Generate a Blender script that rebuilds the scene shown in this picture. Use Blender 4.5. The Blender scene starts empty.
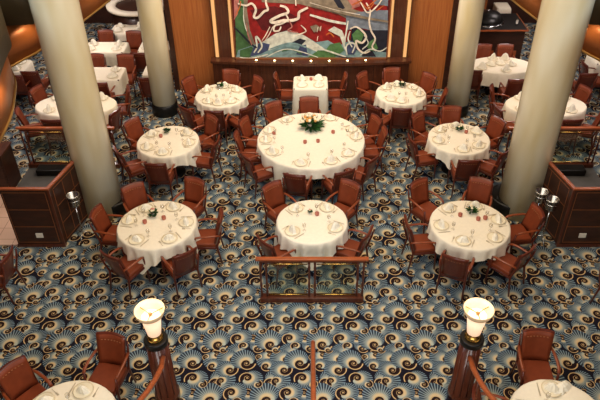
import bpy, bmesh, math, random
from mathutils import Vector, Matrix
random.seed(7)
PI = math.pi
sc = bpy.context.scene
COL = sc.collection
R = math.radians

# ------------------------------------------------------------------ camera
F = 640.0; TH = R(37.0); CX = 311.0; CY = 200.0; H = 7.5
cd = bpy.data.cameras.new('camera'); cam = bpy.data.objects.new('camera', cd); COL.objects.link(cam)
cam.location = (0, 0, H); cam.rotation_euler = (PI/2 - TH, 0, 0)
cd.sensor_width = 36; cd.lens = 36*F/600; cd.shift_x = -(CX-300)/600; cd.clip_end = 200
sc.camera = cam
sc.view_settings.view_transform = 'Standard'; sc.view_settings.look = 'None'
sc.view_settings.gamma = 1; sc.view_settings.use_curve_mapping = False
sc.view_settings.exposure = 0.0

def P(px, py, z=0.0):
    u = (px-CX)/F; v = (CY-py)/F
    dy = math.cos(TH)+v*math.sin(TH); dz = -math.sin(TH)+v*math.cos(TH)
    t = (z-H)/dz
    return (u*t, dy*t)

def on_wall(px, py, Y):
    u = (px-CX)/F; v = (CY-py)/F
    dy = math.cos(TH)+v*math.sin(TH); dz = -math.sin(TH)+v*math.cos(TH)
    t = Y/dy
    return (u*t, H+dz*t)

# ------------------------------------------------------------------ materials
def lin(c):
    return tuple(((x/255)/12.92 if x/255 <= .04045 else ((x/255+.055)/1.055)**2.4) for x in c)+(1,)
MATS = {}
def mat(name, c, rough=.5, metal=0, vary=.12, scale=6, emit=None, es=0, bump=0, stretch=(1,1,1), coat=0, c2=None, detail=3):
    m = bpy.data.materials.new(name); m.use_nodes = True
    nt = m.node_tree; N = nt.nodes; b = N['Principled BSDF']
    b.inputs['Roughness'].default_value = rough; b.inputs['Specular IOR Level'].default_value = .3; b.inputs['Metallic'].default_value = metal
    if coat: b.inputs['Coat Weight'].default_value = coat
    tc = N.new('ShaderNodeTexCoord'); mp = N.new('ShaderNodeMapping'); mp.inputs['Scale'].default_value = stretch
    nz = N.new('ShaderNodeTexNoise'); nz.inputs['Scale'].default_value = scale; nz.inputs['Detail'].default_value = detail
    nt.links.new(tc.outputs['Object'], mp.inputs[0]); nt.links.new(mp.outputs[0], nz.inputs['Vector'])
    mx = N.new('ShaderNodeMix'); mx.data_type = 'RGBA'
    a = lin(c)
    if c2 is None:
        lo = tuple(x*(1-vary) for x in a[:3])+(1,); hi = tuple(min(1, x*(1+vary)) for x in a[:3])+(1,)
    else:
        lo = a; hi = lin(c2)
    mx.inputs[6].default_value = lo; mx.inputs[7].default_value = hi
    mr = N.new('ShaderNodeMapRange'); mr.inputs[1].default_value = .3; mr.inputs[2].default_value = .7
    nt.links.new(nz.outputs[0], mr.inputs[0]); nt.links.new(mr.outputs[0], mx.inputs[0])
    nt.links.new(mx.outputs[2], b.inputs['Base Color'])
    if bump:
        bp = N.new('ShaderNodeBump'); bp.inputs['Strength'].default_value = bump; bp.inputs['Distance'].default_value = .01
        nt.links.new(nz.outputs[0], bp.inputs['Height']); nt.links.new(bp.outputs[0], b.inputs['Normal'])
    if emit:
        b.inputs['Emission Color'].default_value = lin(emit); b.inputs['Emission Strength'].default_value = es
    MATS[name] = m
    return m

mat('leather', (122,54,27), .5, vary=.14, scale=7)
mat('arm_wood', (130,62,33), .3, vary=.15, scale=10, coat=.3)
mat('chair_wood', (90,36,22), .32, vary=.2, scale=10, stretch=(8,8,1), coat=.3)
mat('chair_trim', (150,92,60), .35, vary=.1)
mat('cloth', (240,228,204), .85, vary=.03, scale=20)
mat('napkin', (244,236,216), .85, vary=.04, scale=40)
mat('china', (232,220,192), .2, vary=.03)
mat('china_rim', (222,206,172), .25, vary=.1)
mat('cutlery', (200,186,160), .35, metal=.4, vary=.1)
mat('steel', (205,205,205), .22, metal=1, vary=.1)
mat('table_wood', (90,50,28), .4)
mat('leaf', (38,78,30), .5, vary=.35, scale=40)
mat('petal_white', (240,226,190), .6, vary=.06)
mat('petal_pink', (206,132,118), .6, vary=.1)
mat('petal_gold', (206,150,80), .6, vary=.2)
mat('flower_bowl', (196,190,176), .12, vary=.05)
mat('column', (214,194,146), .26, c2=(234,224,196), scale=2.6, stretch=(1,1,.22), coat=.3, detail=2)
mat('black', (22,20,18), .35, vary=.2)
mat('panel_wood', (178,108,56), .38, c2=(148,80,38), scale=5, stretch=(9,1,.25), coat=.15)
mat('dark_wood', (92,50,30), .34, c2=(66,34,22), scale=5, stretch=(7,1,.4), coat=.2)
mat('deep_wood', (64,34,22), .4, c2=(46,25,17), scale=4, stretch=(1,1,3), coat=.2)
mat('inlay', (140,84,50), .35, metal=.3)
mat('rail_wood', (158,80,42), .3, vary=.2, scale=4, stretch=(1,8,8), coat=.3)
mat('post_wood', (84,40,24), .3, vary=.25, scale=6, stretch=(7,7,.5), coat=.4)
mat('brass', (214,170,90), .25, metal=1, vary=.1)
mat('copper', (146,84,42), .4, metal=.3, vary=.12, scale=2)
mat('brass_edge', (150,116,66), .4, metal=.5)
mat('parapet', (74,62,42), .5, vary=.12, scale=2)
mat('tile', (214,178,152), .35, vary=.05)
mat('grey_mat', (82,80,78), .7, vary=.1)
mat('wall_dark', (62,34,24), .6, vary=.2)
mat('ceiling', (150,132,108), .8)
mat('plaster', (200,186,150), .8)
mat('lamp_glow', (235,215,185), .4, emit=(255,206,168), es=.8)
mat('lamp_glow_rim', (206,180,144), .5, emit=(255,196,140), es=.12)
mat('bulb', (255,245,225), .3, emit=(255,236,200), es=2.2)
mat('spot_glow', (255,240,210), .3, emit=(255,226,160), es=9)
mat('strip_glow', (120,90,60), .5, emit=(255,186,116), es=.85)
mat('plate_white', (222,212,196), .4)
mat('floral_dark', (70,30,28), .6, vary=.4, scale=30)
for nm, c in dict(m_red=(138,26,24), m_green=(70,104,62), m_grey=(128,112,92), m_pale=(206,204,186), m_teal=(124,152,150),
                  m_blue=(66,74,104), m_navy=(34,34,44), m_orange=(190,98,46), m_steel=(118,124,132), m_cream=(226,208,186),
                  m_leaf=(82,120,70), m_maroon=(88,20,22), m_pinkish=(176,108,96)).items():
    mat(nm, c, .55, vary=.28, scale=9)
def glass_mat():
    m = bpy.data.materials.new('glass'); m.use_nodes = True
    nt = m.node_tree; N = nt.nodes; N.remove(N['Principled BSDF'])
    t = N.new('ShaderNodeBsdfTransparent'); t.inputs[0].default_value = (.93,.92,.90,1)
    g = N.new('ShaderNodeBsdfGlossy'); g.inputs['Roughness'].default_value = .12
    x = N.new('ShaderNodeMixShader'); x.inputs[0].default_value = .12
    nt.links.new(t.outputs[0], x.inputs[1]); nt.links.new(g.outputs[0], x.inputs[2])
    nt.links.new(x.outputs[0], N['Material Output'].inputs[0])
    MATS['glass'] = m
glass_mat()
def pane_mat():
    m = bpy.data.materials.new('pane'); m.use_nodes = True
    nt = m.node_tree; N = nt.nodes; N.remove(N['Principled BSDF'])
    t = N.new('ShaderNodeBsdfTransparent'); t.inputs[0].default_value = (.86,.9,.84,1)
    g = N.new('ShaderNodeBsdfGlossy'); g.inputs['Roughness'].default_value = .08
    x = N.new('ShaderNodeMixShader'); x.inputs[0].default_value = .07
    nt.links.new(t.outputs[0], x.inputs[1]); nt.links.new(g.outputs[0], x.inputs[2])
    nt.links.new(x.outputs[0], N['Material Output'].inputs[0])
    MATS['pane'] = m
pane_mat()

# ---- carpet: overlapping fans with spiral cores, repeating in a tile
def carpet():
    m = bpy.data.materials.new('carpet'); m.use_nodes = True
    nt = m.node_tree; N = nt.nodes; L = nt.links
    b = N['Principled BSDF']; b.inputs['Roughness'].default_value = .95
    g = bpy.data.node_groups.new('swirl', 'ShaderNodeTree')
    I = g.interface
    for nm, ty in (('Under','NodeSocketColor'),('P','NodeSocketVector'),('CX','NodeSocketFloat'),('CY','NodeSocketFloat'),('Rot','NodeSocketFloat'),
                   ('Core','NodeSocketFloat'),('Fan','NodeSocketFloat'),('TX','NodeSocketFloat'),('TY','NodeSocketFloat')):
        I.new_socket(name=nm, in_out='INPUT', socket_type=ty)
    I.new_socket(name='Color', in_out='OUTPUT', socket_type='NodeSocketColor')
    gi = g.nodes.new('NodeGroupInput'); go = g.nodes.new('NodeGroupOutput')
    def put(sock, v):
        if isinstance(v, (int, float)): sock.default_value = v
        else: g.links.new(v, sock)
    def M(op, a, b_=0.0, c_=0.0):
        n = g.nodes.new('ShaderNodeMath'); n.operation = op
        put(n.inputs[0], a); put(n.inputs[1], b_); put(n.inputs[2], c_)
        return n.outputs[0]
    def MIX(f, a, b_):
        n = g.nodes.new('ShaderNodeMix'); n.data_type = 'RGBA'
        put(n.inputs[0], f)
        for s, v in ((n.inputs[6], a), (n.inputs[7], b_)):
            if isinstance(v, tuple): s.default_value = v
            else: g.links.new(v, s)
        return n.outputs[2]
    def step(x, edge, soft):     # 1 where x < edge
        n = g.nodes.new('ShaderNodeMapRange'); n.clamp = True
        g.links.new(x, n.inputs[0])
        put(n.inputs[1], edge if isinstance(edge, (int, float)) else edge)
        e2 = M('ADD', edge, soft)
        g.links.new(e2, n.inputs[2])
        n.inputs[3].default_value = 1; n.inputs[4].default_value = 0
        return n.outputs[0]
    s = g.nodes.new('ShaderNodeSeparateXYZ'); g.links.new(gi.outputs['P'], s.inputs[0])
    def wrap(x, c, T):
        q = M('DIVIDE', M('SUBTRACT', x, c), T)
        q = M('SUBTRACT', M('FRACT', M('ADD', q, .5)), .5)
        return M('MULTIPLY', q, T)
    lx = wrap(s.outputs[0], gi.outputs['CX'], gi.outputs['TX'])
    ly = wrap(s.outputs[1], gi.outputs['CY'], gi.outputs['TY'])
    r = M('SQRT', M('ADD', M('MULTIPLY', lx, lx), M('MULTIPLY', ly, ly)))
    th = M('SUBTRACT', M('ARCTAN2', ly, lx), gi.outputs['Rot'])
    core = gi.outputs['Core']; fan = gi.outputs['Fan']
    # fan lobe
    lob = M('ADD', .54, M('MULTIPLY', M('COSINE', th), .46))
    bound = M('MULTIPLY', fan, lob)
    fm = step(r, bound, .006)
    t = M('DIVIDE', M('SUBTRACT', r, core), M('MAXIMUM', M('SUBTRACT', bound, core), .005))
    ray = M('SINE', M('MULTIPLY', th, 38.0))
    ray = M('ADD', M('MULTIPLY', ray, .5), .5)
    blue = MIX(M('MINIMUM', M('MAXIMUM', t, 0), 1), lin((172,178,164)), lin((128,152,166)))
    dark = lin((26,34,52))
    rf = M('MULTIPLY', M('MINIMUM', M('MULTIPLY', M('SUBTRACT', 1, ray), 2.4), 1), M('MINIMUM', M('MAXIMUM', M('ADD', M('MULTIPLY', t, 1.3), .15), 0), .93))
    c = MIX(rf, blue, dark)
    halo = M('MULTIPLY', M('MINIMUM', M('MAXIMUM', M('SUBTRACT', 1, M('MULTIPLY', t, 5.0)), 0), 1), M('MAXIMUM', M('ADD', M('MULTIPLY', M('COSINE', th), .7), .1), 0))
    c = MIX(halo, c, lin((216,184,132)))
    # spiral core
    G = 2.7
    t01 = M('FRACT', M('ADD', M('DIVIDE', th, 2*PI), 2.35))
    q = M('SUBTRACT', M('DIVIDE', M('LOGARITHM', M('MAXIMUM', M('DIVIDE', r, M('MULTIPLY', core, .54)), .01), math.e), math.log(G)), t01)
    arm = M('SUBTRACT', 1, step(M('FRACT', q), .85, .03))
    eye = step(r, M('MULTIPLY', core, .10), .004)
    cc = MIX(M('MAXIMUM', arm, eye), lin((38,24,24)), lin((206,172,122)))
    cm = step(q, 0.0, .03)
    c = MIX(cm, c, cc)
    mask = M('MAXIMUM', fm, cm)
    out = MIX(mask, gi.outputs['Under'], c)
    g.links.new(out, go.inputs[0])

    tc = N.new('ShaderNodeTexCoord')
    TX, TY = .78, .98
    k = TX/245.0; ky = TY/240.0
    motifs = [  # x, y in the repeat's own units, core, fan, direction in degrees
        (298,170,.060,.30,-95), (165,160,.040,.25,165), (310,292,.075,.33,25), (130,190,.062,.27,170),
        (240,143,.058,.18,100), (285,222,.060,.16,70), (215,95,.055,.16,-60), (90,285,.06,.14,40),
        (140,93,.080,.25,10), (205,272,.080,.26,-20), (125,240,.080,.24,160),
        (195,210,.088,.30,125), (300,125,.092,.34,115), (172,128,.055,.09,0), (250,180,.040,.07,30), (255,300,.05,.08,200),
        (80,150,.045,.08,120),
    ]
    prev = None
    for (x, y, co, fa, di) in motifs:
        n = N.new('ShaderNodeGroup'); n.node_tree = g
        if prev is None: n.inputs['Under'].default_value = lin((26,24,34))
        else: L.new(prev, n.inputs['Under'])
        L.new(tc.outputs['Object'], n.inputs['P'])
        n.inputs['CX'].default_value = x*k; n.inputs['CY'].default_value = -y*ky
        n.inputs['Rot'].default_value = R(di); n.inputs['Core'].default_value = co*1.1; n.inputs['Fan'].default_value = fa*.88
        n.inputs['TX'].default_value = TX; n.inputs['TY'].default_value = TY
        prev = n.outputs[0]
    nz = N.new('ShaderNodeTexNoise'); nz.inputs['Scale'].default_value = 60
    L.new(tc.outputs['Object'], nz.inputs['Vector'])
    bp = N.new('ShaderNodeBump'); bp.inputs['Strength'].default_value = .2; bp.inputs['Distance'].default_value = .005
    L.new(nz.outputs[0], bp.inputs['Height']); L.new(bp.outputs[0], b.inputs['Normal'])
    L.new(prev, b.inputs['Base Color'])
    b.inputs['Specular IOR Level'].default_value = .1
    MATS['carpet'] = m
carpet()

def tile_mat():
    m = bpy.data.materials.new('floor_tile'); m.use_nodes = True
    nt = m.node_tree; N = nt.nodes; b = N['Principled BSDF']; b.inputs['Roughness'].default_value = .35
    tc = N.new('ShaderNodeTexCoord'); br = N.new('ShaderNodeTexBrick')
    br.offset = 0; br.inputs['Scale'].default_value = 3.2; br.inputs['Brick Width'].default_value = 1; br.inputs['Row Height'].default_value = 1
    br.inputs['Mortar Size'].default_value = .02
    br.inputs['Color1'].default_value = lin((222,186,164)); br.inputs['Color2'].default_value = lin((214,178,154)); br.inputs['Mortar'].default_value = lin((170,130,110))
    nt.links.new(tc.outputs['Object'], br.inputs['Vector']); nt.links.new(br.outputs[0], b.inputs['Base Color'])
    MATS['floor_tile'] = m
tile_mat()

# ------------------------------------------------------------------ mesh helpers
def box(bm, x0, x1, y0, y1, z0, z1, mi=0, M=None, bev=0):
    vs = [bm.verts.new(v) for v in ((x0,y0,z0),(x1,y0,z0),(x1,y1,z0),(x0,y1,z0),(x0,y0,z1),(x1,y0,z1),(x1,y1,z1),(x0,y1,z1))]
    fs = [bm.faces.new([vs[i] for i in f]) for f in ((3,2,1,0),(4,5,6,7),(0,1,5,4),(1,2,6,5),(2,3,7,6),(3,0,4,7))]
    for f in fs: f.material_index = mi
    if bev:
        es = list({e for f in fs for e in f.edges})
        r = bmesh.ops.bevel(bm, geom=es, offset=bev, segments=2, profile=.6, affect='EDGES')
        for f in r['faces']: f.material_index = mi; f.smooth = True
        vs = list({v for f in r['faces'] for v in f.verts} | {v for v in vs if v.is_valid})
    if M is not None: bmesh.ops.transform(bm, matrix=M, verts=[v for v in vs if v.is_valid])
    return vs
def lathe(bm, prof, n=24, c=(0,0,0), mi=0, close=True, M=None):
    rings = []; out = []
    for (r, z) in prof:
        ring = [bm.verts.new((c[0]+r*math.cos(2*PI*i/n), c[1]+r*math.sin(2*PI*i/n), c[2]+z)) for i in range(n)]
        rings.append(ring); out += ring
    for a, b in zip(rings, rings[1:]):
        for i in range(n):
            f = bm.faces.new((a[i], a[(i+1)%n], b[(i+1)%n], b[i])); f.smooth = True; f.material_index = mi
    if close:
        for rg, rev in ((rings[0], True), (rings[-1], False)):
            f = bm.faces.new(rg[::-1] if rev else rg); f.material_index = mi
    if M is not None: bmesh.ops.transform(bm, matrix=M, verts=out)
    return out
def tube(bm, pts, r, n=8, mi=0, rr=None, flat=1.0):
    pts = [Vector(p) for p in pts]; rings = []
    for i, p in enumerate(pts):
        d = (pts[min(i+1, len(pts)-1)]-pts[max(i-1, 0)]).normalized()
        up = Vector((0,0,1)) if abs(d.z) < .9 else Vector((0,1,0))
        a = d.cross(up).normalized(); b = a.cross(d).normalized()
        q = rr[i] if rr else r
        rings.append([bm.verts.new(p+a*q*math.cos(2*PI*j/n)+b*q*flat*math.sin(2*PI*j/n)) for j in range(n)])
    for A, B in zip(rings, rings[1:]):
        for j in range(n):
            f = bm.faces.new((A[j], A[(j+1)%n], B[(j+1)%n], B[j])); f.smooth = True; f.material_index = mi
    for rg in (rings[0][::-1], rings[-1]):
        f = bm.faces.new(rg); f.material_index = mi
def obj(name, bm, mats, parent=None, loc=(0,0,0), rz=0):
    bmesh.ops.recalc_face_normals(bm, faces=bm.faces)
    me = bpy.data.meshes.new(name); bm.to_mesh(me); bm.free()
    for m in (mats if isinstance(mats, (list, tuple)) else [mats]): me.materials.append(MATS[m])
    o = bpy.data.objects.new(name, me); COL.objects.link(o); o.location = loc; o.rotation_euler = (0,0,rz)
    if parent: o.parent = parent
    return o
def tag(o, label, cat, group=None):
    o['label'] = label; o['category'] = cat
    if group: o['group'] = group
    return o
def thing(name, label, cat, loc=(0,0,0), rz=0, group=None):
    o = bpy.data.objects.new(name, None); COL.objects.link(o); o.location = loc; o.rotation_euler = (0,0,rz)
    o.empty_display_size = .1
    return tag(o, label, cat, group)
def struct(name, bm, mats, loc=(0,0,0)):
    o = obj(name, bm, mats, None, loc); o['kind'] = 'structure'; return o
def NB(): return bmesh.new()
def dup(root, loc, rz, label, group=None, sc_=None):
    r = root.copy(); COL.objects.link(r); r.location = loc; r.rotation_euler = (0,0,rz); r['label'] = label
    if group: r['group'] = group
    if sc_: r.scale = sc_
    for ch in list(root.children):
        c = ch.copy(); COL.objects.link(c); c.parent = r
        for g in list(ch.children):
            d = g.copy(); COL.objects.link(d); d.parent = c
    return r

# ------------------------------------------------------------------ setting
XW, YB, YF = 9.5, 19.0, -3.0
bm = NB(); box(bm, -XW, XW, YF, YB, -.1, 0); struct('floor', bm, 'carpet')
bm = NB(); box(bm, -XW-.15, XW+.15, YB, YB+.15, 0, 9); struct('wall_back', bm, 'wall_dark')
bm = NB(); box(bm, -XW-.15, -XW, YF, YB, 0, 9); struct('wall_left', bm, 'wall_dark')
bm = NB(); box(bm, XW, XW+.15, YF, YB, 0, 9); struct('wall_right', bm, 'wall_dark')
bm = NB(); box(bm, -XW-.15, XW+.15, YF-.15, YF, 0, 9); struct('wall_front', bm, 'plaster')
bm = NB(); box(bm, -XW-.15, XW+.15, YF-.15, YB+.15, 9, 9.15); struct('ceiling', bm, 'ceiling')
for s in (-1, 1):
    bm = NB()
    x0, x1 = sorted((s*5.12, s*9.4)); box(bm, x0, x1, 8.60, 10.15, 0, .026); struct('floor_tiles', bm, 'floor_tile')
    bm = NB()
    x0, x1 = sorted((s*4.2, s*5.87)); box(bm, x0, x1, 9.0, 11.05, 0, .02); struct('floor_service', bm, 'grey_mat')

# mural wall: panelled wings, recessed strips, panelled front below
bm = NB()
for s in (-1, 1):
    x0, x1 = sorted((s*2.3, s*3.34)); box(bm, x0, x1, 14.62, 14.9, 0, 6)
struct('wall_panelling', bm, 'panel_wood')
bm = NB(); box(bm, -3.36, 3.36, 14.9, 15.1, 0, 6)
for s in (-1, 1):
    x0, x1 = sorted((s*3.3, s*3.42)); box(bm, x0, x1, 14.58, 15.1, 0, 6)
struct('wall_core', bm, 'deep_wood')
bm = NB(); box(bm, -2.32, 2.32, 14.40, 14.88, .0, 6); struct('wall_mural_surround', bm, 'dark_wood')
# low curved front with its shelf
def arc_front(y_mid, y_end, n=20, w=2.36):
    return [(-w+2*w*i/n, y_end-(y_end-y_mid)*(1-((2*i/n-1)**2))) for i in range(n+1)]
def slab_from(pts, yb, z0, z1, mi=0, bm=None):
    bm = bm or NB(); lo = []; hi = []
    poly = list(pts)+[(pts[-1][0], yb), (pts[0][0], yb)]
    a = [bm.verts.new((x, y, z0)) for x, y in poly]; b = [bm.verts.new((x, y, z1)) for x, y in poly]
    n = len(poly); fs = [bm.faces.new(a[::-1]), bm.faces.new(b)]
    for i in range(n): fs.append(bm.faces.new((a[i], a[(i+1)%n], b[(i+1)%n], b[i])))
    for f in fs: f.material_index = mi
    return bm
sideboard = thing('panelled_sideboard', 'long curved dark wood sideboard under the colourful mural', 'sideboard', (0,0,0))
obj('body', slab_from(arc_front(14.10, 14.24), 14.38, .0, .90), 'dark_wood', sideboard)
obj('top', slab_from(arc_front(14.02, 14.18, w=2.4), 14.40, .90, .96), 'dark_wood', sideboard)
bm = NB()
for i in range(-7, 8):
    x = i*.3+.0; y = 14.10+.14*(x/2.36)**2
    box(bm, x-.006, x+.006, y-.008, y+.01, .04, .89)
obj('seam', bm, 'deep_wood', sideboard)
lw = ['far left', 'second from the left', 'third from the left', 'middle', 'third from the right', 'second from the right', 'far right']
for i in range(7):
    x = (-3+i)*.435; y = 14.17+.1*(x/2.3)**2
    t = thing('sill_light', '%s of the seven small round lights on the sideboard below the mural' % lw[i], 'light', (x, y, .96), 0, 'round lights along the mural shelf')
    bm = NB(); lathe(bm, [(.034,0),(.034,.010),(.026,.012)], 16); obj('housing', bm, 'brass', t)
    bm = NB(); lathe(bm, [(.026,.011),(.024,.020),(.012,.025)], 16); obj('lens', bm, 'spot_glow', t)
names = ['outer left', 'inner left', 'inner right', 'outer right']
for nm, xx in zip(names, (-2.25, -1.86, 1.86, 2.25)):
    t = thing('light_strip', '%s of the glowing vertical light strips flanking the mural' % nm, 'light', (xx, 14.38, .97), 0, 'vertical light strips')
    bm = NB(); box(bm, -.05, .05, .0, .018, 0, 4.4); obj('channel', bm, 'brass_edge', t)
    bm = NB(); box(bm, -.036, .036, -.02, .0, 0.01, 4.39); obj('diffuser', bm, 'strip_glow', t)

# mural: painted shapes on one board
MY = 14.36
def mural():
    bm = NB(); mats = ['m_red','m_green','m_grey','m_pale','m_teal','m_blue','m_navy','m_orange','m_steel','m_cream','m_leaf','m_maroon','m_pinkish']
    ix = {m: i for i, m in enumerate(mats)}
    layer = [0]
    def poly(m, pts):
        layer[0] += 1; y = MY-.0012*layer[0]
        vs = []
        for px, py in pts:
            x, z = on_wall(px, py, MY); vs.append(bm.verts.new((max(-1.80, min(1.80, x)), y, max(.985, z))))
        f = bm.faces.new(vs); f.material_index = ix[m]
        if f.normal.y > 0: f.normal_flip()
    def ribbon(m, pts, w):
        layer[0] += 1; y = MY-.0012*layer[0]
        P2 = []
        # smooth the path
        for i in range(len(pts)-1):
            p0 = pts[max(i-1,0)]; p1 = pts[i]; p2 = pts[i+1]; p3 = pts[min(i+2,len(pts)-1)]
            for k in range(5):
                t = k/5
                P2.append(tuple(.5*((2*p1[a])+(-p0[a]+p2[a])*t+(2*p0[a]-5*p1[a]+4*p2[a]-p3[a])*t*t+(-p0[a]+3*p1[a]-3*p2[a]+p3[a])*t**3) for a in (0,1)))
        P2.append(pts[-1]); prev = None; n = len(P2)
        for i, p in enumerate(P2):
            q0 = P2[max(i-1,0)]; q1 = P2[min(i+1,n-1)]
            dx, dy = q1[0]-q0[0], q1[1]-q0[1]; l = math.hypot(dx, dy) or 1
            ww = w*(.55+.45*math.sin(PI*min(1, max(0, .1+.8*i/n)))); nx, ny = -dy/l*ww/2, dx/l*ww/2
            cur = []
            for sx, sy in ((p[0]+nx, p[1]+ny), (p[0]-nx, p[1]-ny)):
                x, z = on_wall(sx, sy, MY); cur.append(bm.verts.new((max(-1.8, min(1.8, x)), y, max(.985, z))))
            if prev:
                f = bm.faces.new((prev[0], prev[1], cur[1], cur[0])); f.material_index = ix[m]
            prev = cur
    T = -25   # shapes continue above what the frame shows
    poly('m_red', [(234,T),(388,T),(388,58),(234,58)])
    poly('m_maroon', [(250,10),(275,6),(300,18),(285,34),(262,30)])
    poly('m_green', [(234,T),(243,T),(246,20),(252,36),(256,58),(234,58)])
    poly('m_pinkish', [(234,T),(241,T),(238,14),(234,20)])
    poly('m_grey', [(243,T),(250,T),(247,10),(250,30),(256,46),(249,44),(244,20)])
    poly('m_grey', [(256,T),(290,T),(350,8),(388,20),(388,28),(345,16),(300,4),(262,2)])
    poly('m_pinkish', [(345,T),(362,T),(360,6),(350,10)]); poly('m_steel', [(366,T),(388,T),(388,6),(374,4)])
    poly('m_grey', [(310,T),(330,T),(352,6),(350,20),(330,10)]); poly('m_navy', [(318,T),(326,T),(345,8),(340,10)])
    poly('m_steel', [(346,14),(372,10),(388,10),(388,34),(362,28),(346,30)])
    poly('m_navy', [(352,26),(366,30),(388,30),(388,58),(358,58),(350,44)])
    poly('m_teal', [(234,58),(238,50),(250,46),(262,42),(274,34),(288,30),(302,34),(316,42),(328,40),(338,46),(350,40),(356,50),(388,52),(388,58)])
    poly('m_pale', [(262,42),(276,33),(290,30),(304,35),(318,44),(330,52),(318,52),(300,44),(286,44),(270,50),(258,50)])
    poly('m_green', [(240,50),(252,46),(256,52),(250,57),(240,57)])
    poly('m_blue', [(250,56),(254,46),(262,42),(270,44),(268,50),(260,54)])
    poly('m_teal', [(270,52),(290,46),(310,50),(320,57),(266,57)])
    poly('m_blue', [(296,54),(300,46),(306,44),(308,56)])
    poly('m_navy', [(292,42),(300,38),(306,40),(300,46)])
    poly('m_leaf', [(322,54),(330,44),(340,42),(344,50),(336,56)])
    poly('m_leaf', [(308,57),(318,50),(330,50),(336,57)])
    poly('m_pale', [(328,30),(334,26),(342,30),(346,40),(344,48),(340,36),(334,33)])
    poly('m_leaf', [(352,34),(358,28),(364,34),(360,44),(354,42)])
    poly('m_blue', [(346,46),(352,40),(358,46),(354,54),(348,54)])
    poly('m_leaf', [(366,44),(374,38),(378,48),(370,52)])
    poly('m_navy', [(362,50),(372,50),(376,56),(362,56)])
    poly('m_grey', [(310,26),(316,24),(322,28),(314,32)])
    rb = ribbon
    rb('m_cream', [(238,3),(246,5),(252,3),(256,9),(254,16),(258,17),(264,11),(268,9),(266,2),(267,-8)], 2.4)
    rb('m_cream', [(280,5),(286,7),(288,12),(280,15),(271,20),(274,22),(284,20),(290,20),(298,18),(299,12),(304,9),(308,7)], 3.0)
    rb('m_cream', [(286,14),(288,19),(282,23),(275,25),(274,30),(279,30),(281,26)], 1.8)
    rb('m_pinkish', [(289,20),(292,26),(288,30),(298,32)], 1.4)
    rb('m_cream', [(295,-10),(296,5)], 1.2)
    rb('m_pale', [(254,52),(257,46),(256,36),(260,40),(262,46),(258,52)], 1.8)
    rb('m_cream', [(262,40),(266,34),(270,26)], .9)
    rb('m_cream', [(265,40),(269,34),(273,26)], .9)
    rb('m_navy', [(234,26),(242,34),(252,44),(257,47)], 1.8)
    rb('m_grey', [(310,4),(330,9),(350,14),(370,18),(388,21)], 2.6)
    rb('m_cream', [(310,2),(335,9),(360,14)], .8)
    rb('m_pale', [(310,14),(330,20),(346,23)], 2.6)
    rb('m_pale', [(346,50),(344,44),(346,32),(348,20)], 1.6)
    rb('m_cream', [(366,2),(370,10),(369,20),(371,30),(375,38),(372,46),(376,50)], 1.8)
    rb('m_cream', [(356,-6),(362,4),(368,12),(378,4),(384,-6)], 1.4)
    rb('m_cream', [(350,28),(356,26),(362,30),(366,36),(362,42),(356,40),(358,48),(364,52),(370,50)], 2.0)
    rb('m_pale', [(347,54),(346,46),(350,42),(355,44),(352,52)], 1.6)
    rb('m_pale', [(312,44),(322,48),(334,52),(346,56)], 1.6)
    rb('m_cream', [(318,26),(317,31)], .7); rb('m_cream', [(321,25),(320,30)], .7); rb('m_cream', [(318,35),(317,40)], .7)
    rb('m_orange', [(236,14),(240,6),(241,0)], 1.0); rb('m_orange', [(326,34),(330,32),(334,36)], 1.4)
    rb('m_orange', [(366,8),(372,2),(380,-4)], 1.2); rb('m_orange', [(352,4),(360,0),(366,-6)], 1.6)
    rb('m_pinkish', [(247,22),(248,32),(252,44)], .9); rb('m_orange', [(362,2),(368,8),(374,2)], 1.1); rb('m_orange', [(376,10),(384,4)], .9)
    rb('m_pale', [(350,30),(348,38),(352,46)], 1.4); rb('m_pale', [(360,54),(370,48),(380,50),(387,46)], 1.2)
    rb('m_teal', [(270,48),(290,42),(306,46)], 1.8); rb('m_green', [(282,50),(292,48),(302,53)], 1.6); rb('m_pale', [(240,56),(252,57),(268,53)], 1.4)
    rb('m_grey', [(316,2),(330,5),(345,9)], 1.2); rb('m_cream', [(301,24),(306,30),(296,34)], 1.2); rb('m_pale', [(364,34),(368,42),(362,48)], 1.2)
    rb('m_navy', [(334,54),(344,56),(356,57)], .9); rb('m_pale', [(244,4),(244,18),(247,30)], .9)
    rb('m_pale', [(266,56),(284,48),(300,50),(318,56)], 1.0)
    me = bpy.data.meshes.new('painting')
    bm.to_mesh(me); bm.free()
    for m in mats: me.materials.append(MATS[m])
    o = bpy.data.objects.new('painting', me); COL.objects.link(o)
    return o
mu = thing('wall_mural', 'large colourful abstract mural with red hull and white ribbons on the wall', 'mural', (0,0,0))
o = mural(); o.parent = mu
bm = NB(); box(bm, -1.81, 1.81, MY+.002, MY+.03, .97, 3.6); obj('board', bm, 'm_maroon', mu)
bm = NB(); box(bm, -1.83, -1.80, MY-.09, MY+.02, .962, 3.6); box(bm, 1.80, 1.83, MY-.09, MY+.02, .962, 3.6); box(bm, -1.83, 1.83, MY-.09, MY+.02, .961, .985); obj('frame', bm, 'inlay', mu)

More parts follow.
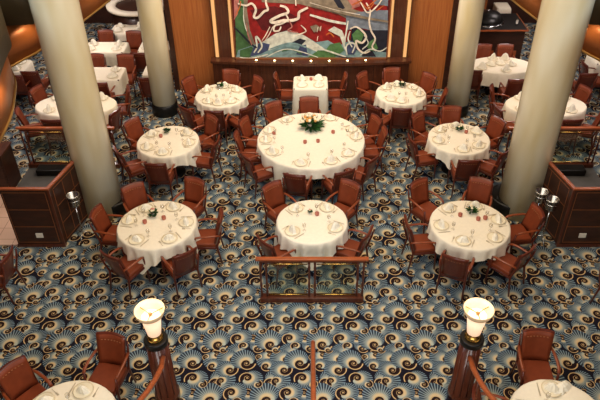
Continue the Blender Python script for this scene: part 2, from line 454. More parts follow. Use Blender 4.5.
# balcony edges
LC = [(-4.1,2.0),(-4.1,5.0),(-4.12,6.5),(-4.18,7.3),(-4.28,8.0),(-4.45,8.6),(-4.62,9.1),(-4.9,9.6),(-4.78,9.9),(-4.65,10.2),(-4.45,10.9),(-4.27,11.6),(-4.07,12.6),(-3.97,13.3),(-4.0,14.0),(-3.9,14.6),(-3.5,14.8),(-3.45,19.0)]
LP = [(-3.9,2.0),(-3.9,5.0),(-3.92,6.5),(-4.05,7.3),(-4.24,8.0),(-4.38,8.6),(-4.5,9.1),(-4.95,9.75),(-4.42,9.82),(-4.36,10.2),(-4.2,10.9),(-4.05,11.6),(-3.88,12.6),(-3.8,13.3),(-3.8,14.0),(-3.75,14.55)]
def dense(pts, keep=()):
    out = []
    for i in range(len(pts)-1):
        p0 = pts[max(i-1,0)]; p1 = pts[i]; p2 = pts[i+1]; p3 = pts[min(i+2,len(pts)-1)]
        if i in keep: p0 = p1
        if i+1 in keep: p3 = p2
        for k in range(4):
            t = k/4
            out.append(tuple(.5*((2*p1[a])+(-p0[a]+p2[a])*t+(2*p0[a]-5*p1[a]+4*p2[a]-p3[a])*t*t+(-p0[a]+3*p1[a]-3*p2[a]+p3[a])*t**3) for a in (0,1)))
    return out+[pts[-1]]
for s, nm in ((-1,'left'), (1,'right')):
    def mir(p): return [(-s*x, y) for x, y in p]
    def ribbon_wall(pts, z0, z1, th):
        bm = NB(); A = []; n = len(pts)
        for i, p in enumerate(pts):
            q0 = pts[max(i-1,0)]; q1 = pts[min(i+1,n-1)]
            d = Vector((q1[0]-q0[0], q1[1]-q0[1])).normalized(); nrm = Vector((-d.y, d.x))*s*th*-1*-s
            # offset away from the atrium
            ox = s*th
            A.append([bm.verts.new((p[0], p[1], z0)), bm.verts.new((p[0], p[1], z1)), bm.verts.new((p[0]+ox, p[1], z1)), bm.verts.new((p[0]+ox, p[1], z0))])
        for a, b in zip(A, A[1:]):
            for j in range(4):
                f = bm.faces.new((a[j], b[j], b[(j+1)%4], a[(j+1)%4])); f.smooth = (j == 0 or j == 2)
        bm.faces.new(A[0]); bm.faces.new(A[-1][::-1])
        return bm
    c = dense(mir(LC), keep=(7,15)); p = dense(mir(LP), keep=(7,8,15))
    bal = ribbon_wall(c, 2.985, 3.60, .06); o = struct('trim_copper_'+nm, bal, 'copper')
    o = struct('trim_edge_'+nm, ribbon_wall([(x-s*.02, y) for x, y in c], 2.95, 2.985, .14), 'brass_edge')
    o = struct('wall_parapet_'+nm, ribbon_wall(p, 3.60, 4.35, .12), 'parapet')
    bm = NB()
    lo = [bm.verts.new((x+s*.05, y, 3.0)) for x, y in c]; hi = [bm.verts.new((s*XW, y, 3.0)) for x, y in c]
    lo2 = [bm.verts.new((x+s*.05, y, 3.7)) for x, y in c]; hi2 = [bm.verts.new((s*XW, y, 3.7)) for x, y in c]
    for i in range(len(c)-1):
        bm.faces.new((lo[i], lo[i+1], hi[i+1], hi[i])); bm.faces.new((lo2[i], lo2[i+1], hi2[i+1], hi2[i]))
        bm.faces.new((lo[i], lo[i+1], lo2[i+1], lo2[i]))
    bm.faces.new((lo[0], hi[0], hi2[0], lo2[0]))
    struct('ceiling_balcony_'+nm, bm, 'ceiling')
    # downlight washing the copper face
    for (x, y, e) in ((4.62, 10.05, 5), (4.2, 7.9, 5), (3.95, 12.1, 5)):
        l = bpy.data.lights.new('copper_wash', 'SPOT'); l.energy = e*3.5; l.spot_size = R(95); l.spot_blend = .8; l.color = (1,.72,.4); l.shadow_soft_size = .03
        lo_ = bpy.data.objects.new('copper_wash', l); COL.objects.link(lo_); lo_.location = (s*(x-.26), y, 3.56)
        lo_.rotation_euler = (0, s*-R(38), 0)

# columns
def column(x, y, r, label, off):
    t = thing('round_column', label, 'column', (x, y, 0), 0)
    bm = NB(); lathe(bm, [(r,0),(r,2.4),(r,5),(r,8.99)], 48); obj('shaft', bm, 'column', t)
    bm = NB(); lathe(bm, [(r+.03,0),(r+.03,.26),(r+.005,.28)], 40, c=off); obj('foot', bm, 'black', t)
column(-3.93, 9.65, .36, 'thick cream front column beside the left wooden partition', (.12,.1,0))
column(3.93, 9.65, .38, 'thick cream front column beside the right wooden partition', (-.12,.1,0))
xl, yl = P(166, 112, 0); xr, yr = P(453, 112, 0)
column(xl+.0, yl, .27, 'slimmer cream column with black foot left of the mural wall', (0,0,0))
column(xr+.05, yr, .27, 'slimmer cream column with black foot right of the mural wall', (0,0,0))

# ------------------------------------------------------------------ chair
def make_chair():
    t = thing('dining_armchair', 'x', 'chair', (0,0,-50))
    bm = NB(); box(bm, -.235, .235, -.21, .25, .40, .475, bev=.022)
    for v in bm.verts:
        if v.co.z > .45: v.co.z += .012*(1-(v.co.x/.25)**2)
    seat = obj('seat', bm, 'leather', t)
    bm = NB(); box(bm, -.245, .245, -.22, .255, .36, .405, bev=.008); obj('seat_frame', bm, 'chair_wood', t)
    # back: curved, slightly reclined, wood outside with leather inside
    def back(z0, z1, y0, th, w0, w1, bm, nx=8, nz=6):
        g = []
        for side in (0, 1):
            rows = []
            for j in range(nz+1):
                f = j/nz; z = z0+(z1-z0)*f; w = w0+(w1-w0)*f
                rows.append([bm.verts.new((-w+2*w*i/nx, y0-.13*((z-.42)/.5)+.045*((2*i/nx-1)**2)+(th if side else 0), z+(-.012*((2*i/nx-1)**2) if j == nz else 0))) for i in range(nx+1)])
            g.append(rows)
        for s_ in (0, 1):
            for j in range(nz):
                for i in range(nx):
                    q = [g[s_][j][i], g[s_][j][i+1], g[s_][j+1][i+1], g[s_][j+1][i]]
                    f = bm.faces.new(q if s_ == 0 else q[::-1]); f.smooth = True
        for j in range(nz):
            bm.faces.new((g[0][j][0], g[0][j+1][0], g[1][j+1][0], g[1][j][0])); bm.faces.new((g[0][j][nx], g[1][j][nx], g[1][j+1][nx], g[0][j+1][nx]))
        for i in range(nx):
            bm.faces.new((g[0][0][i], g[1][0][i], g[1][0][i+1], g[0][0][i+1])); bm.faces.new((g[0][nz][i], g[0][nz][i+1], g[1][nz][i+1], g[1][nz][i]))
    bm = NB(); back(.40, .97, -.245, .03, .222, .238, bm); br = obj('backrest', bm, 'chair_wood', t)
    bm = NB(); back(.47, .95, -.239, .03, .207, .228, bm); obj('back_cushion', bm, 'leather', br)
    bm = NB()
    for i in range(7):
        x = -.15+.05*i; zz = .865; y = -.245-.13*((zz-.42)/.5)+.045*(x/.25)**2
        box(bm, x-.012, x+.012, y-.004, y+.05, zz-.004, zz+.006)
    obj('studs', bm, 'chair_trim', br)
    for s in (-1, 1):
        bm = NB(); tube(bm, [(s*.235,-.315,.66),(s*.262,-.2,.675),(s*.275,-.02,.672),(s*.27,.09,.66),(s*.258,.15,.63)], .026, 8, flat=.6); obj('armrest', bm, 'arm_wood', t)
        bm = NB(); tube(bm, [(s*.252,.195,.0),(s*.256,.18,.4),(s*.258,.145,.64)], .02, 8, rr=[.014,.022,.018]); obj('leg', bm, 'chair_wood', t)
        bm = NB(); tube(bm, [(s*.245,-.30,.0),(s*.228,-.235,.4),(s*.236,-.325,.70),(s*.240,-.355,.86)], .02, 8, rr=[.015,.022,.018,.012]); obj('leg', bm, 'chair_wood', t)
    return t
CH = make_chair(); CH.scale = (.885,.92,.94); first = [True]
def chair(x, y, rz, label, group):
    if first[0]:
        first[0] = False; CH.location = (x, y, 0); CH.rotation_euler = (0,0,rz); CH['label'] = label; CH['group'] = group; return CH
    return dup(CH, (x, y, 0), rz, label, group)
HOURS = ['twelve','one','two','three','four','five','six','seven','eight','nine','ten','eleven']

# ------------------------------------------------------------------ tables
def cloth_mesh(bound, z, dropf, rip=.022, n=120, seed=0, folds=17):
    rnd = random.Random(seed); bm = NB(); ph = [rnd.uniform(0, 6.28) for _ in range(5)]
    rings = []
    lev = [(.0,.5,0),(.0,.97,0),(0,1.0,-.006),(.06,1,0),(.3,1,0),(.6,1,0),(.85,1,0),(1,1,0)]
    for li, (f, sr, dz) in enumerate(lev):
        ring = []
        for i in range(n):
            a = 2*PI*i/n; b = bound(a); d = dropf(a)
            if f == 0:
                ring.append(bm.verts.new((b*sr*math.cos(a), b*sr*math.sin(a), z+.004+dz)))
            else:
                w = math.sin(folds*a+ph[0])+.6*math.sin((folds*1.6//1)*a+ph[1])+.4*math.sin(5*a+ph[2])
                rr = b+.012+f*(.012+rip*w)*min(1.2, d/.25)
                ring.append(bm.verts.new((rr*math.cos(a), rr*math.sin(a), z-d*f+(.006*w if li == len(lev)-1 else 0))))
        rings.append(ring)
    c = bm.verts.new((0,0,z+.004))
    for i in range(n):
        f = bm.faces.new((c, rings[0][i], rings[0][(i+1)%n])); f.smooth = True
    for A, B in zip(rings, rings[1:]):
        for i in range(n):
            f = bm.faces.new((A[i], B[i], B[(i+1)%n], A[(i+1)%n])); f.smooth = True
    return bm

# ---- place-setting prototypes
def place_proto():
    p = thing('dinner_plate', 'x', 'plate', (0,0,-50))
    bm = NB(); lathe(bm, [(.05,0),(.07,.003),(.125,.016),(.127,.018),(.12,.018),(.075,.008),(.001,.007)], 28, close=False); obj('dish', bm, 'china', p)
    bm = NB(); lathe(bm, [(.127,.0185),(.1285,.020),(.116,.019),(.114,.0175)], 28, close=False); obj('rim', bm, 'china_rim', p)
    bm = NB()   # napkin: low folded cone fan
    n = 14; top = bm.verts.new((0,.01,.12)); ring = []
    for i in range(n):
        a = 2*PI*i/n; r = .075+.02*math.cos(2*a)+(.010 if i % 2 else 0); ring.append(bm.verts.new((r*math.cos(a), .8*r*math.sin(a), .0)))
    mid = [bm.verts.new((v.co.x*.55, v.co.y*.55+.005, .08+(.008 if i % 2 else 0))) for i, v in enumerate(ring)]
    for i in range(n):
        j = (i+1) % n
        bm.faces.new((ring[i], ring[j], mid[j], mid[i])); bm.faces.new((mid[i], mid[j], top))
    bm.faces.new(ring[::-1])
    nk = obj('folded_napkin', bm, 'napkin', None, (0,0,-50))
    g = thing('wine_glass', 'x', 'glass', (0,0,-50))
    bm = NB(); lathe(bm, [(.032,0),(.03,.003),(.004,.006),(.004,.06)], 14, close=False); obj('stem', bm, 'glass', g)
    bm = NB(); lathe(bm, [(.004,.06),(.024,.075),(.032,.10),(.028,.14),(.0265,.14),(.030,.10),(.022,.077),(.001,.066)], 16, close=False); obj('bowl', bm, 'glass', g)
    f = NB(); box(f, -.004, .004, -.09, .0, 0, .003); box(f, -.011, .011, 0, .012, 0, .003)
    for k in range(4): box(f, -.011+k*.0064, -.0078+k*.0064, .012, .055, 0, .003)
    fk = obj('fork', f, 'cutlery', None, (0,0,-50))
    f = NB(); box(f, -.006, .006, -.09, .0, 0, .005); box(f, -.009, .009, 0, .11, 0, .002)
    kn = obj('knife', f, 'cutlery', None, (0,0,-50))
    return p, nk, g, fk, kn
PL, NK, GL, FK, KN = place_proto()
tag(NK, 'x', 'napkin'); tag(FK, 'x', 'fork'); tag(KN, 'x', 'knife')
def mesh_dup(o, loc, rz, label, group, scl=None):
    c = o.copy(); COL.objects.link(c); c.location = loc; c.rotation_euler = (0,0,rz); c['label'] = label; c['group'] = group
    if scl: c.scale = scl
    return c

def flowers(x, y, z, label, size=.1, kind='pink', seed=0, wide=1.0):
    rnd = random.Random(seed)
    t = thing('flower_arrangement', label, 'flowers', (x, y, z))
    bm = NB(); lathe(bm, [(size*.32,0),(size*.45,.02),(size*.4,.045),(size*.3,.045)], 14); obj('bowl', bm, 'flower_bowl', t)
    bm = NB()
    for i in range(int(60*wide)):
        a = rnd.uniform(0, 6.28); e = rnd.uniform(.05, 1.1); l = size*rnd.uniform(.7, 1.15)
        d = Vector((math.cos(a)*math.cos(e)*wide, math.sin(a)*math.cos(e)*wide, math.sin(e)*.8)); p = Vector((0,0,.04))+d*l
        w = size*.16; sd = Vector((-math.sin(a), math.cos(a), rnd.uniform(-.5,.5)))
        m = Vector((0,0,.04))+d*l*.55
        v = [bm.verts.new(q) for q in (Vector((0,0,.04))+d*l*.25, m+sd*w+Vector((0,0,.006)), p, m-sd*w)]
        bm.faces.new(v)
    obj('foliage', bm, 'leaf', t)
    cols = {'pink': ['petal_pink','petal_white'], 'white': ['petal_white'], 'gold': ['petal_gold','petal_white'], 'green': ['petal_white']}[kind]
    k = {'pink': 7, 'white': 6, 'gold': 22, 'green': 3}[kind]
    for i in range(k):
        a = rnd.uniform(0, 6.28); rr = size*rnd.uniform(.05, .8 if kind == 'gold' else .5)*wide*.75
        bm = NB(); r = size*(.17 if kind == 'gold' else .2)
        bmesh.ops.create_icosphere(bm, subdivisions=2, radius=r)
        for v in bm.verts:
            q = v.co.normalized(); v.co *= 1+.14*math.sin(9*math.atan2(q.y, q.x))*(1-abs(q.z)); v.co.z *= .7
        for f in bm.faces: f.smooth = True
        obj('blossom', bm, cols[i % len(cols)], t, (rr*math.cos(a), rr*math.sin(a), .05+size*rnd.uniform(.55, .8)*(1 if kind != 'gold' else 1.2-.5*rr/(size*wide))))
    return t

def table(px, py, w, name, chairs, rot=0, half=None, drop=None, flower=None, extra_h=0, depth=None, shape='round', seed=0, setting=2, cloth_rot=None, XY=None, far=False, sub=None, roundness=None, avoid=()):
    z = .75
    cx, cy = XY if XY else P(px, py, z)
    v = (CY-py)/F; tt = (z-H)/(-math.sin(TH)+v*math.cos(TH)) if not XY else None
    a_ = w if XY else w*tt/F/2
    b_ = depth if depth else a_
    if shape == 'round':
        def bound(a): return 1/math.sqrt((math.cos(a)/a_)**2+(math.sin(a)/b_)**2)
    else:
        e = 14
        def bound(a): return 1/((abs(math.cos(a))/a_)**e+(abs(math.sin(a))/b_)**e)**(1/e)
    hs = half if half else a_*1.22
    cr = cloth_rot or 0
    if shape == 'round':
        def dropf(a):
            q = a-cr; L_ = hs/max(abs(math.cos(q)), abs(math.sin(q)))*(1 if b_ == a_ else 1.0)
            L_ = min(L_, hs*1.37)
            return max(.12, (L_-a_)) if b_ == a_ else (drop or .28)
    else:
        def dropf(a): return (drop or .35)*(1+.22*abs(math.sin(2*a))**6)
    t = thing('dining_table', 'dark wooden pedestal table beneath the cloth of the '+name, 'table', (cx, cy, 0))
    bm = NB()
    if shape == 'round': 
        vs = lathe(bm, [(1,z-.03),(1,z)], 40); 
        for q in vs: q.co.x *= a_*.985; q.co.y *= b_*.985
    else: box(bm, -a_*.97, a_*.97, -b_*.97, b_*.97, z-.03, z)
    obj('tabletop', bm, 'table_wood', t)
    bm = NB(); lathe(bm, [(.06,.05),(.05,.4),(.08,z-.03)], 16); obj('pedestal', bm, 'black', t)
    bm = NB(); lathe(bm, [(.27,0),(.26,.025),(.06,.06)], 24); obj('base', bm, 'black', t)
    c = obj('tablecloth', cloth_mesh(bound, z, dropf, seed=seed, n=60 if far else 132, rip=.014 if shape != 'round' else .03), 'cloth', None, (cx, cy, 0))
    tag(c, 'white tablecloth draped over the '+name, 'tablecloth', 'white tablecloths')
    top = z+.006
    used = set(); i = 0
    for (kx, ky) in chairs:
        bx, by = P(kx, ky, .90)
        if shape == 'round' and b_ == a_: tx, ty = cx, cy
        else:   # face squarely towards the nearest side
            ux, uy = bx-cx, by-cy
            if abs(ux)/a_ > abs(uy)/b_*1.0 + .0: tx, ty = cx+max(-a_*.3, min(a_*.3, ux*.3)), (by if shape != 'round' else cy+.5*uy)
            else: tx, ty = bx-(.12*ux if shape == 'round' else 0), cy
        d = Vector((tx-bx, ty-by)); L_ = d.length; d.normalize()
        ang = math.atan2(by-cy, bx-cx); dist = math.hypot(bx-cx, by-cy)
        x, y = bx+d.x*.345, by+d.y*.345
        # do not let the seat go deep under the cloth
        ua = math.atan2(y-cy, x-cx) if math.hypot(x-cx, y-cy) > .25 else ang; need = bound(ua)+.12
        if math.hypot(x-cx, y-cy) < need: x, y = cx+need*math.cos(ua), cy+need*math.sin(ua)
        rz = math.atan2(d.y, d.x)-PI/2
        h = (90-math.degrees(ang))/30 % 12; hi = int(round(h)) % 12
        if hi in used:
            alt = (hi+1) % 12 if h > round(h) else (hi-1) % 12
            if alt in used: alt = (hi-1) % 12 if alt == (hi+1) % 12 else (hi+1) % 12
            while alt in used: alt = (alt+1) % 12
            hi = alt
        used.add(hi); hn = HOURS[hi]
        chair(x, y, rz, "tan leather armchair at %s o'clock around the %s" % (hn, name), 'armchairs around the '+name)
        if setting:
            e = bound(ua); pr = e-.155
            pxx, pyy = cx+pr*math.cos(ua), cy+pr*math.sin(ua); pz = ua+PI/2+PI
            sfx = "at %s o'clock on the %s" % (hn, name)
            rot_ = ua+PI/2
            if setting >= 1:
                dup(PL, (pxx, pyy, top), rot_, 'cream china plate '+sfx, 'china plates on the '+name)
                mesh_dup(NK, (pxx, pyy, top+.009), rot_+random.uniform(-.6, .6), 'folded white napkin '+sfx, 'folded napkins on the '+name, (1.0, 1.0, random.uniform(.7, 1.25)) if not far else (1.1,1.1,1.4))
            if setting >= 2:
                tv = Vector((-math.sin(ua), math.cos(ua))); rv = Vector((math.cos(ua), math.sin(ua)))
                q = Vector((pxx, pyy))
                a1 = q+tv*.16; a2 = q-tv*.16; a3 = q-rv*.17+tv*.10
                mesh_dup(FK, (a2.x, a2.y, top+.002), rot_, 'small steel fork beside the plate '+sfx, 'forks on the '+name)
                mesh_dup(KN, (a1.x, a1.y, top+.002), rot_, 'small steel knife beside the plate '+sfx, 'knives on the '+name)
                dup(GL, (a3.x, a3.y, top), 0, 'clear stemmed glass behind the plate '+sfx, 'wine glasses on the '+name)
    if flower:
        kind, fx, fy, size, wide, lab = flower
        x, y = P(fx, fy, z)
        flowers(x, y, top, lab+' on the '+name, size, kind, seed, wide)
    return cx, cy

T = table
# big central table
T(311,139,106, 'big central round table', [(309,97),(273,103),(342,100),(375,118),(386,130),(372,157),(338,163),(297,167),(255,152),(238,135),(245,120)],
  half=1.28, seed=1, flower=('gold',310,128,.21,1.55,'large arrangement of cream and gold flowers with green leaves'), cloth_rot=.1)
T(312,221,70, 'balustrade-side round table', [(270,183),(352,181),(267,239),(366,231)],
  half=.86, seed=2, cloth_rot=R(-45), flower=('pink',310,214,.055,1.0,'tiny pink and dark flower pot'))
T(157,224,77, 'left front round table', [(101,211),(108,255),(183,250),(220,215),(196,178),(131,184)],
  half=.86, seed=3, cloth_rot=.5, flower=('pink',154,216,.115,1.0,'small pink flowers with green leaves'))
T(470,224,78, 'right front round table', [(482,178),(417,180),(408,222),(455,258),(531,251),(541,209)],
  half=.86, seed=4, cloth_rot=.2, flower=('green',471,213,.115,1.0,'small leafy green posy'))
T(168,141,60, 'left middle round table', [(130,120),(117,150),(156,160),(207,139),(214,116)],
  half=.83, seed=5, cloth_rot=R(25), flower=('green',167,133,.105,1.0,'small green posy with white buds'))
T(459,138,60, 'right middle round table', [(452,107),(499,119),(506,150),(468,155),(414,138),(416,113)],
  half=.82, seed=6, cloth_rot=R(35), flower=('green',459,131,.105,1.0,'small dark leafy posy'))
T(221,95,50, 'left back round table', [(230,71),(258,78),(249,107),(215,106),(183,108),(190,79)],
  half=.74, seed=7, cloth_rot=R(20), flower=('green',220,88,.11,1.0,'small dark green posy'))
T(401,93,49, 'right back round table', [(393,70),(360,73),(372,106),(402,103),(444,91),(428,75)],
  half=.74, seed=8, cloth_rot=R(35), flower=('green',402,87,.11,1.0,'small leafy green posy'))
cx9, cy9 = P(310.5, 82.5, .75)
def sq(name, X0, X1, Y0, Y1, chairs, drop=.35, seed=0, setting=1, shape='square', far=True):
    cx, cy = (X0+X1)/2, (Y0+Y1)/2
    sqr = shape == 'square' and X1-X0 > .6
    table(0, 0, (X1-X0)/2, name, chairs, XY=(cx, cy), depth=(Y1-Y0)/2, shape=shape, seed=seed, drop=drop, setting=0 if sqr else setting, far=far)
    if sqr or shape == 'round':
        for qx, qy, w in ((-1,-1,'near left corner'),(1,-1,'near right corner'),(-1,1,'far left corner'),(1,1,'far right corner')) if sqr else ((-.45,0,'left half'),(.45,0,'right half'),(0,.2,'middle')):
            px = cx+qx*((X1-X0)/2-.2); py = cy+qy*((Y1-Y0)/2-.17)
            dup(PL, (px, py, .756), 0, 'cream plate at the %s of the %s' % (w, name), 'china plates on the '+name)
            mesh_dup(NK, (px, py, .765), random.uniform(0, 3), 'folded white napkin at the %s of the %s' % (w, name), 'folded napkins on the '+name, (1.2,1.2,random.uniform(.8,1.3)))
sq('square table under the mural', cx9-.39, cx9+.39, cy9-.33, cy9+.33, [(274,75),(347,75)], drop=.60, seed=9, setting=1)
# oval tables behind the front columns
for s, nm, ch in ((-1, 'left oval table', [(15,111),(39,89),(129,88),(115,110),(52,119)]),
                  (1, 'right oval table', [(490,87),(505,105),(585,88),(606,112),(572,119)])):
    cx, cy = P(311+s*235, 104.5, .75)
    sq(nm, cx-.87, cx+.87, cy-.52, cy+.52, ch, drop=.3, seed=12+s, shape='round')
# far left group
sq('front far left square table', -5.55, -4.47, 13.6, 14.3, [(98,56),(119,56),(101,76)], seed=21)
sq('second far left square table', -5.8, -4.75, 15.15, 15.8, [(102,34),(118,34)], seed=22)
sq('third far left square table', -5.4, -4.45, 16.35, 17.0, [], drop=.2, seed=23)
sq('table under the slim left column', -4.0, -3.45, 13.85, 14.45, [(147,78)], seed=24)
sq('table by the slim left column', -4.4, -3.6, 15.2, 15.85, [(141,52)], seed=25)
xf, yf = P(13,66,.75)
sq('table under the left balcony', xf-.5, xf+.35, yf-.35, yf+.35, [(28,72),(12,76)], seed=26)
# far right group
xh, yh = P(501,65,.75)
sq('oval table before the bar', xh-.76, xh+.76, yh-.48, yh+.48, [(478,70),(518,80),(487,46),(504,46)], seed=31, shape='round')
xf, yf = P(596,58,.75)
sq('table under the right balcony', xf-.1, xf+.8, yf-.35, yf+.35, [(583,62),(590,74)], seed=32)
xf, yf = P(503,6,.75)
sq('small table beyond the bar', xf-.2, xf+.2, yf-.2, yf+.3, [], seed=33)

# chairs at the edges of the frame and the two near tables
T(66,421,98, 'bottom left table', [(112,333),(8,364)], half=.8, seed=41, cloth_rot=.3)
T(560,420,98, 'bottom right table', [(538,329),(478,394)], half=.8, seed=42, cloth_rot=.1)
x, y = P(12,250,.9); chair(x-.36, y-.05, R(84), 'tan leather armchair alone at the left edge below the tiled floor', 'single armchairs at the edges')
x, y = P(606,268,.9); chair(x+.34, y-.05, R(-84), 'tan leather armchair partly seen at the right edge below the partition', 'single armchairs at the edges')
x, y = P(562,388,.756); mesh_dup(NK, (x, y, .757), .6, 'large crumpled white napkin lying in the middle of the bottom right table', 'loose napkins', (1.6,1.5,.6))
mat('candle', (176,104,84), .4, vary=.2, scale=30)
bm = NB(); lathe(bm, [(.028,0),(.032,.01),(.034,.05),(.028,.05),(.026,.018),(.001,.016)], 14, close=False)
for k in range(3): lathe(bm, [(.012,.016),(.018,.045),(.006,.062)], 8, c=(.009*math.cos(2*k),.009*math.sin(2*k),0))
cup = None
for px_, py_, lab in ((274,134,'small reddish cup at the left on the big central round table'),(333,133,'small reddish cup at the right on the big central round table'),
                      (318,142,'small reddish cup nearest the viewer on the big central round table'),(305,143,'tiny cup below the flowers on the big central round table'),(317,215,'small reddish cup beside the flower pot on the balustrade-side round table'),
                      (145,223,'small reddish cup left of the flowers on the left front round table'),(164,219,'small reddish cup right of the flowers on the left front round table'),
                      (460,216,'small reddish cup left of the leafy posy on the right front round table'),(478,220,'small cup just below the leafy posy on the right front round table'),(485,219,'small cup further right of the posy on the right front round table'),
                      (466,133,'small reddish cup beside the posy on the right middle round table'),(161,137,'small reddish cup beside the posy on the left middle round table'),(311,80,'small reddish cup on the square table under the mural')):
    x, y = P(px_, py_, .757)
    if cup is None: cup = obj('table_cup', bm, 'candle', None, (x, y, .757)); tag(cup, lab, 'cup', 'small table cups')
    else: mesh_dup(cup, (x, y, .757), random.uniform(0,6), lab, 'small table cups', (1.1,1.1,1.1))
for o in (PL, NK, GL, FK, KN):
    for c in list(o.children): bpy.data.objects.remove(c)
    bpy.data.objects.remove(o)

# ------------------------------------------------------------------ balustrade in the middle
def balustrade(x0, x1, y, label, zr=.9, posts=3, glass=True):
    t = thing('wooden_balustrade', label, 'balustrade', ((x0+x1)/2, y, 0))
    w = (x1-x0)/2
    bm = NB(); box(bm, -w-.06, w+.06, -.035, .035, zr-.03, zr+.01, bev=.01); obj('top_rail', bm, 'rail_wood', t)
    bm = NB(); box(bm, -w, w, -.02, .02, zr-.07, zr-.03); obj('under_rail', bm, 'post_wood', t)
    bm = NB(); box(bm, -w-.02, w+.02, -.06, .06, 0, .10, bev=.008); obj('bottom_rail', bm, 'post_wood', t)
    xs = [-w+.05+(2*w-.1)*i/(posts-1) for i in range(posts)]
    for xx in xs:
        for dx in (-.045, .045):
            bm = NB(); lathe(bm, [(.02,.10),(.02,.2),(.013,.25),(.022,.34),(.013,.43),(.022,.52),(.013,.61),(.022,.7),(.016,.76),(.022,zr-.1)], 10, c=(xx+dx,0,0)); obj('baluster', bm, 'post_wood', t)
    for a, b in zip(xs, xs[1:]):
        bm = NB(); box(bm, a+.09, b-.09, -.006, .006, .11, zr-.15); obj('glass_pane', bm, 'pane', t)
        bm = NB(); tube(bm, [(a+.07,-.035,zr-.085),(b-.07,-.035,zr-.085)], .011); obj('brass_rod', bm, 'brass', t)
        bm = NB(); tube(bm, [(a+.07,0,.125),(b-.07,0,.125)], .010); obj('brass_rod', bm, 'brass', t)
    return t
x0, yb = P(262, 300, 0); x1, _ = P(362, 300, 0)
balustrade(x0, x1, yb, 'low wooden balustrade with brass rods in the middle of the carpet')
balustrade(-5.85, -4.0, 11.1, 'wooden balustrade beyond the service area behind the left column', zr=.95)
balustrade(4.0, 5.85, 11.1, 'wooden balustrade beyond the service area behind the right column', zr=.95)
for s, nm in ((-1,'left'),(1,'right')):
    bm = NB(); box(bm, -.5, .5, -.12, .12, 0, .14, bev=.02)
    o = obj('floor_box', bm, 'black', None, (s*5.1, 10.85, .02)); tag(o, 'long black box on the grey floor behind the %s partition' % nm, 'box')

# ------------------------------------------------------------------ partitions
for s, nm in ((-1,'left'),(1,'right')):
    t = thing('service_partition', 'dark wooden L-shaped partition with copper inlay lines beside the %s front column' % nm, 'partition', (s*4.36, 8.58, 0))
    hz = 1.24
    def bx2(bm, xa, xb, ya, yb, za, zb, M=None):
        x0, x1 = sorted((s*xa, s*xb)); return box(bm, x0, x1, ya, yb, za, zb, M=M)
    ang = -s*R(14)   # the side leans in towards the column
    Ms = Matrix.Rotation(s*R(13), 4, 'Z')
    bm = NB(); bx2(bm, 0, .82, 0, .06, .05, hz); obj('front_panel', bm, 'deep_wood', t)
    bm = NB(); bx2(bm, 0, .06, 0, .9, .05, hz, Ms); obj('side_panel', bm, 'deep_wood', t)
    bm = NB(); bx2(bm, -.006, .03, -.006, .03, .0, hz); obj('corner_post', bm, 'post_wood', t)
    bm = NB(); bx2(bm, -.01, .84, -.008, .05, hz, hz+.028); obj('cap_rail', bm, 'rail_wood', t)
    bm = NB(); bx2(bm, -.008, .05, -.01, .92, hz+.001, hz+.029, Ms); obj('cap_rail', bm, 'rail_wood', t)
    bm = NB(); bx2(bm, -.01, .83, -.015, .07, 0, .06); obj('skirting', bm, 'post_wood', t)
    bm = NB()
    for z in (.1, .45, .82, 1.18): bx2(bm, .07, .80, -.006, 0, z, z+.009)
    for x in (.07, .79): bx2(bm, x, x+.009, -.006, 0, .1, 1.19)
    obj('inlay', bm, 'inlay', t)
    bm = NB()
    for z in (.1, .45, .82, 1.18): bx2(bm, -.006, 0, .1, .88, z, z+.009, Ms)
    for y in (.1, .38, .66, .87): bx2(bm, -.006, 0, y, y+.009, .1, 1.19, Ms)
    obj('inlay', bm, 'inlay', t)
    bm = NB(); bx2(bm, .33, .45, -.018, -.002, .22, .31); obj('socket_plate', bm, 'plate_white', t)
    # low cabinet by the tiles
    t = thing('low_cabinet', 'low dark wooden cabinet standing at the far edge of the %s tiled floor' % nm, 'cabinet', (s*6.5, 10.45, 0))
    bm = NB(); box(bm, -.6, .6, -.25, .25, 0, .82); obj('body', bm, 'deep_wood', t)
    bm = NB(); box(bm, -.62, .62, -.27, .27, .82, .86); obj('top', bm, 'dark_wood', t)
    for k in (-1, 1):
        bm = NB(); box(bm, k*.3-.27, k*.3+.27, -.268, -.25, .06, .78); d = obj('door', bm, 'deep_wood', t)
        bm = NB(); box(bm, k*.06-.01, k*.06+.01, -.285, -.268, .4, .52); obj('handle', bm, 'brass', d)

# steel wine coolers on stands
def cooler(px, py, label):
    x, y = P(px, py, 0)
    t = thing('wine_cooler', label, 'wine cooler', (x, y, 0))
    bm = NB(); lathe(bm, [(.07,.72),(.09,.74),(.105,.93),(.118,.94),(.118,.95),(.098,.945),(.085,.75),(.001,.745)], 24, close=False); obj('bucket', bm, 'steel', t)
    bm = NB(); lathe(bm, [(.115,.86),(.122,.865),(.115,.87)], 24, close=False); tube(bm, [(0,0,.08),(0,0,.73)], .012); obj('pole', bm, 'steel', t)
    for k in range(3):
        a = k*2*PI/3+.5
        bm = NB(); tube(bm, [(0,0,.12),(.08*math.cos(a),.08*math.sin(a),.09),(.17*math.cos(a),.17*math.sin(a),.008)], .01); obj('leg', bm, 'steel', t)
cooler(84, 237, 'steel wine cooler on a stand beside the left partition')
cooler(541, 241, 'steel wine cooler on a stand, the one nearer the right partition')
cooler(531, 233, 'steel wine cooler on a stand, closer to the right front column')

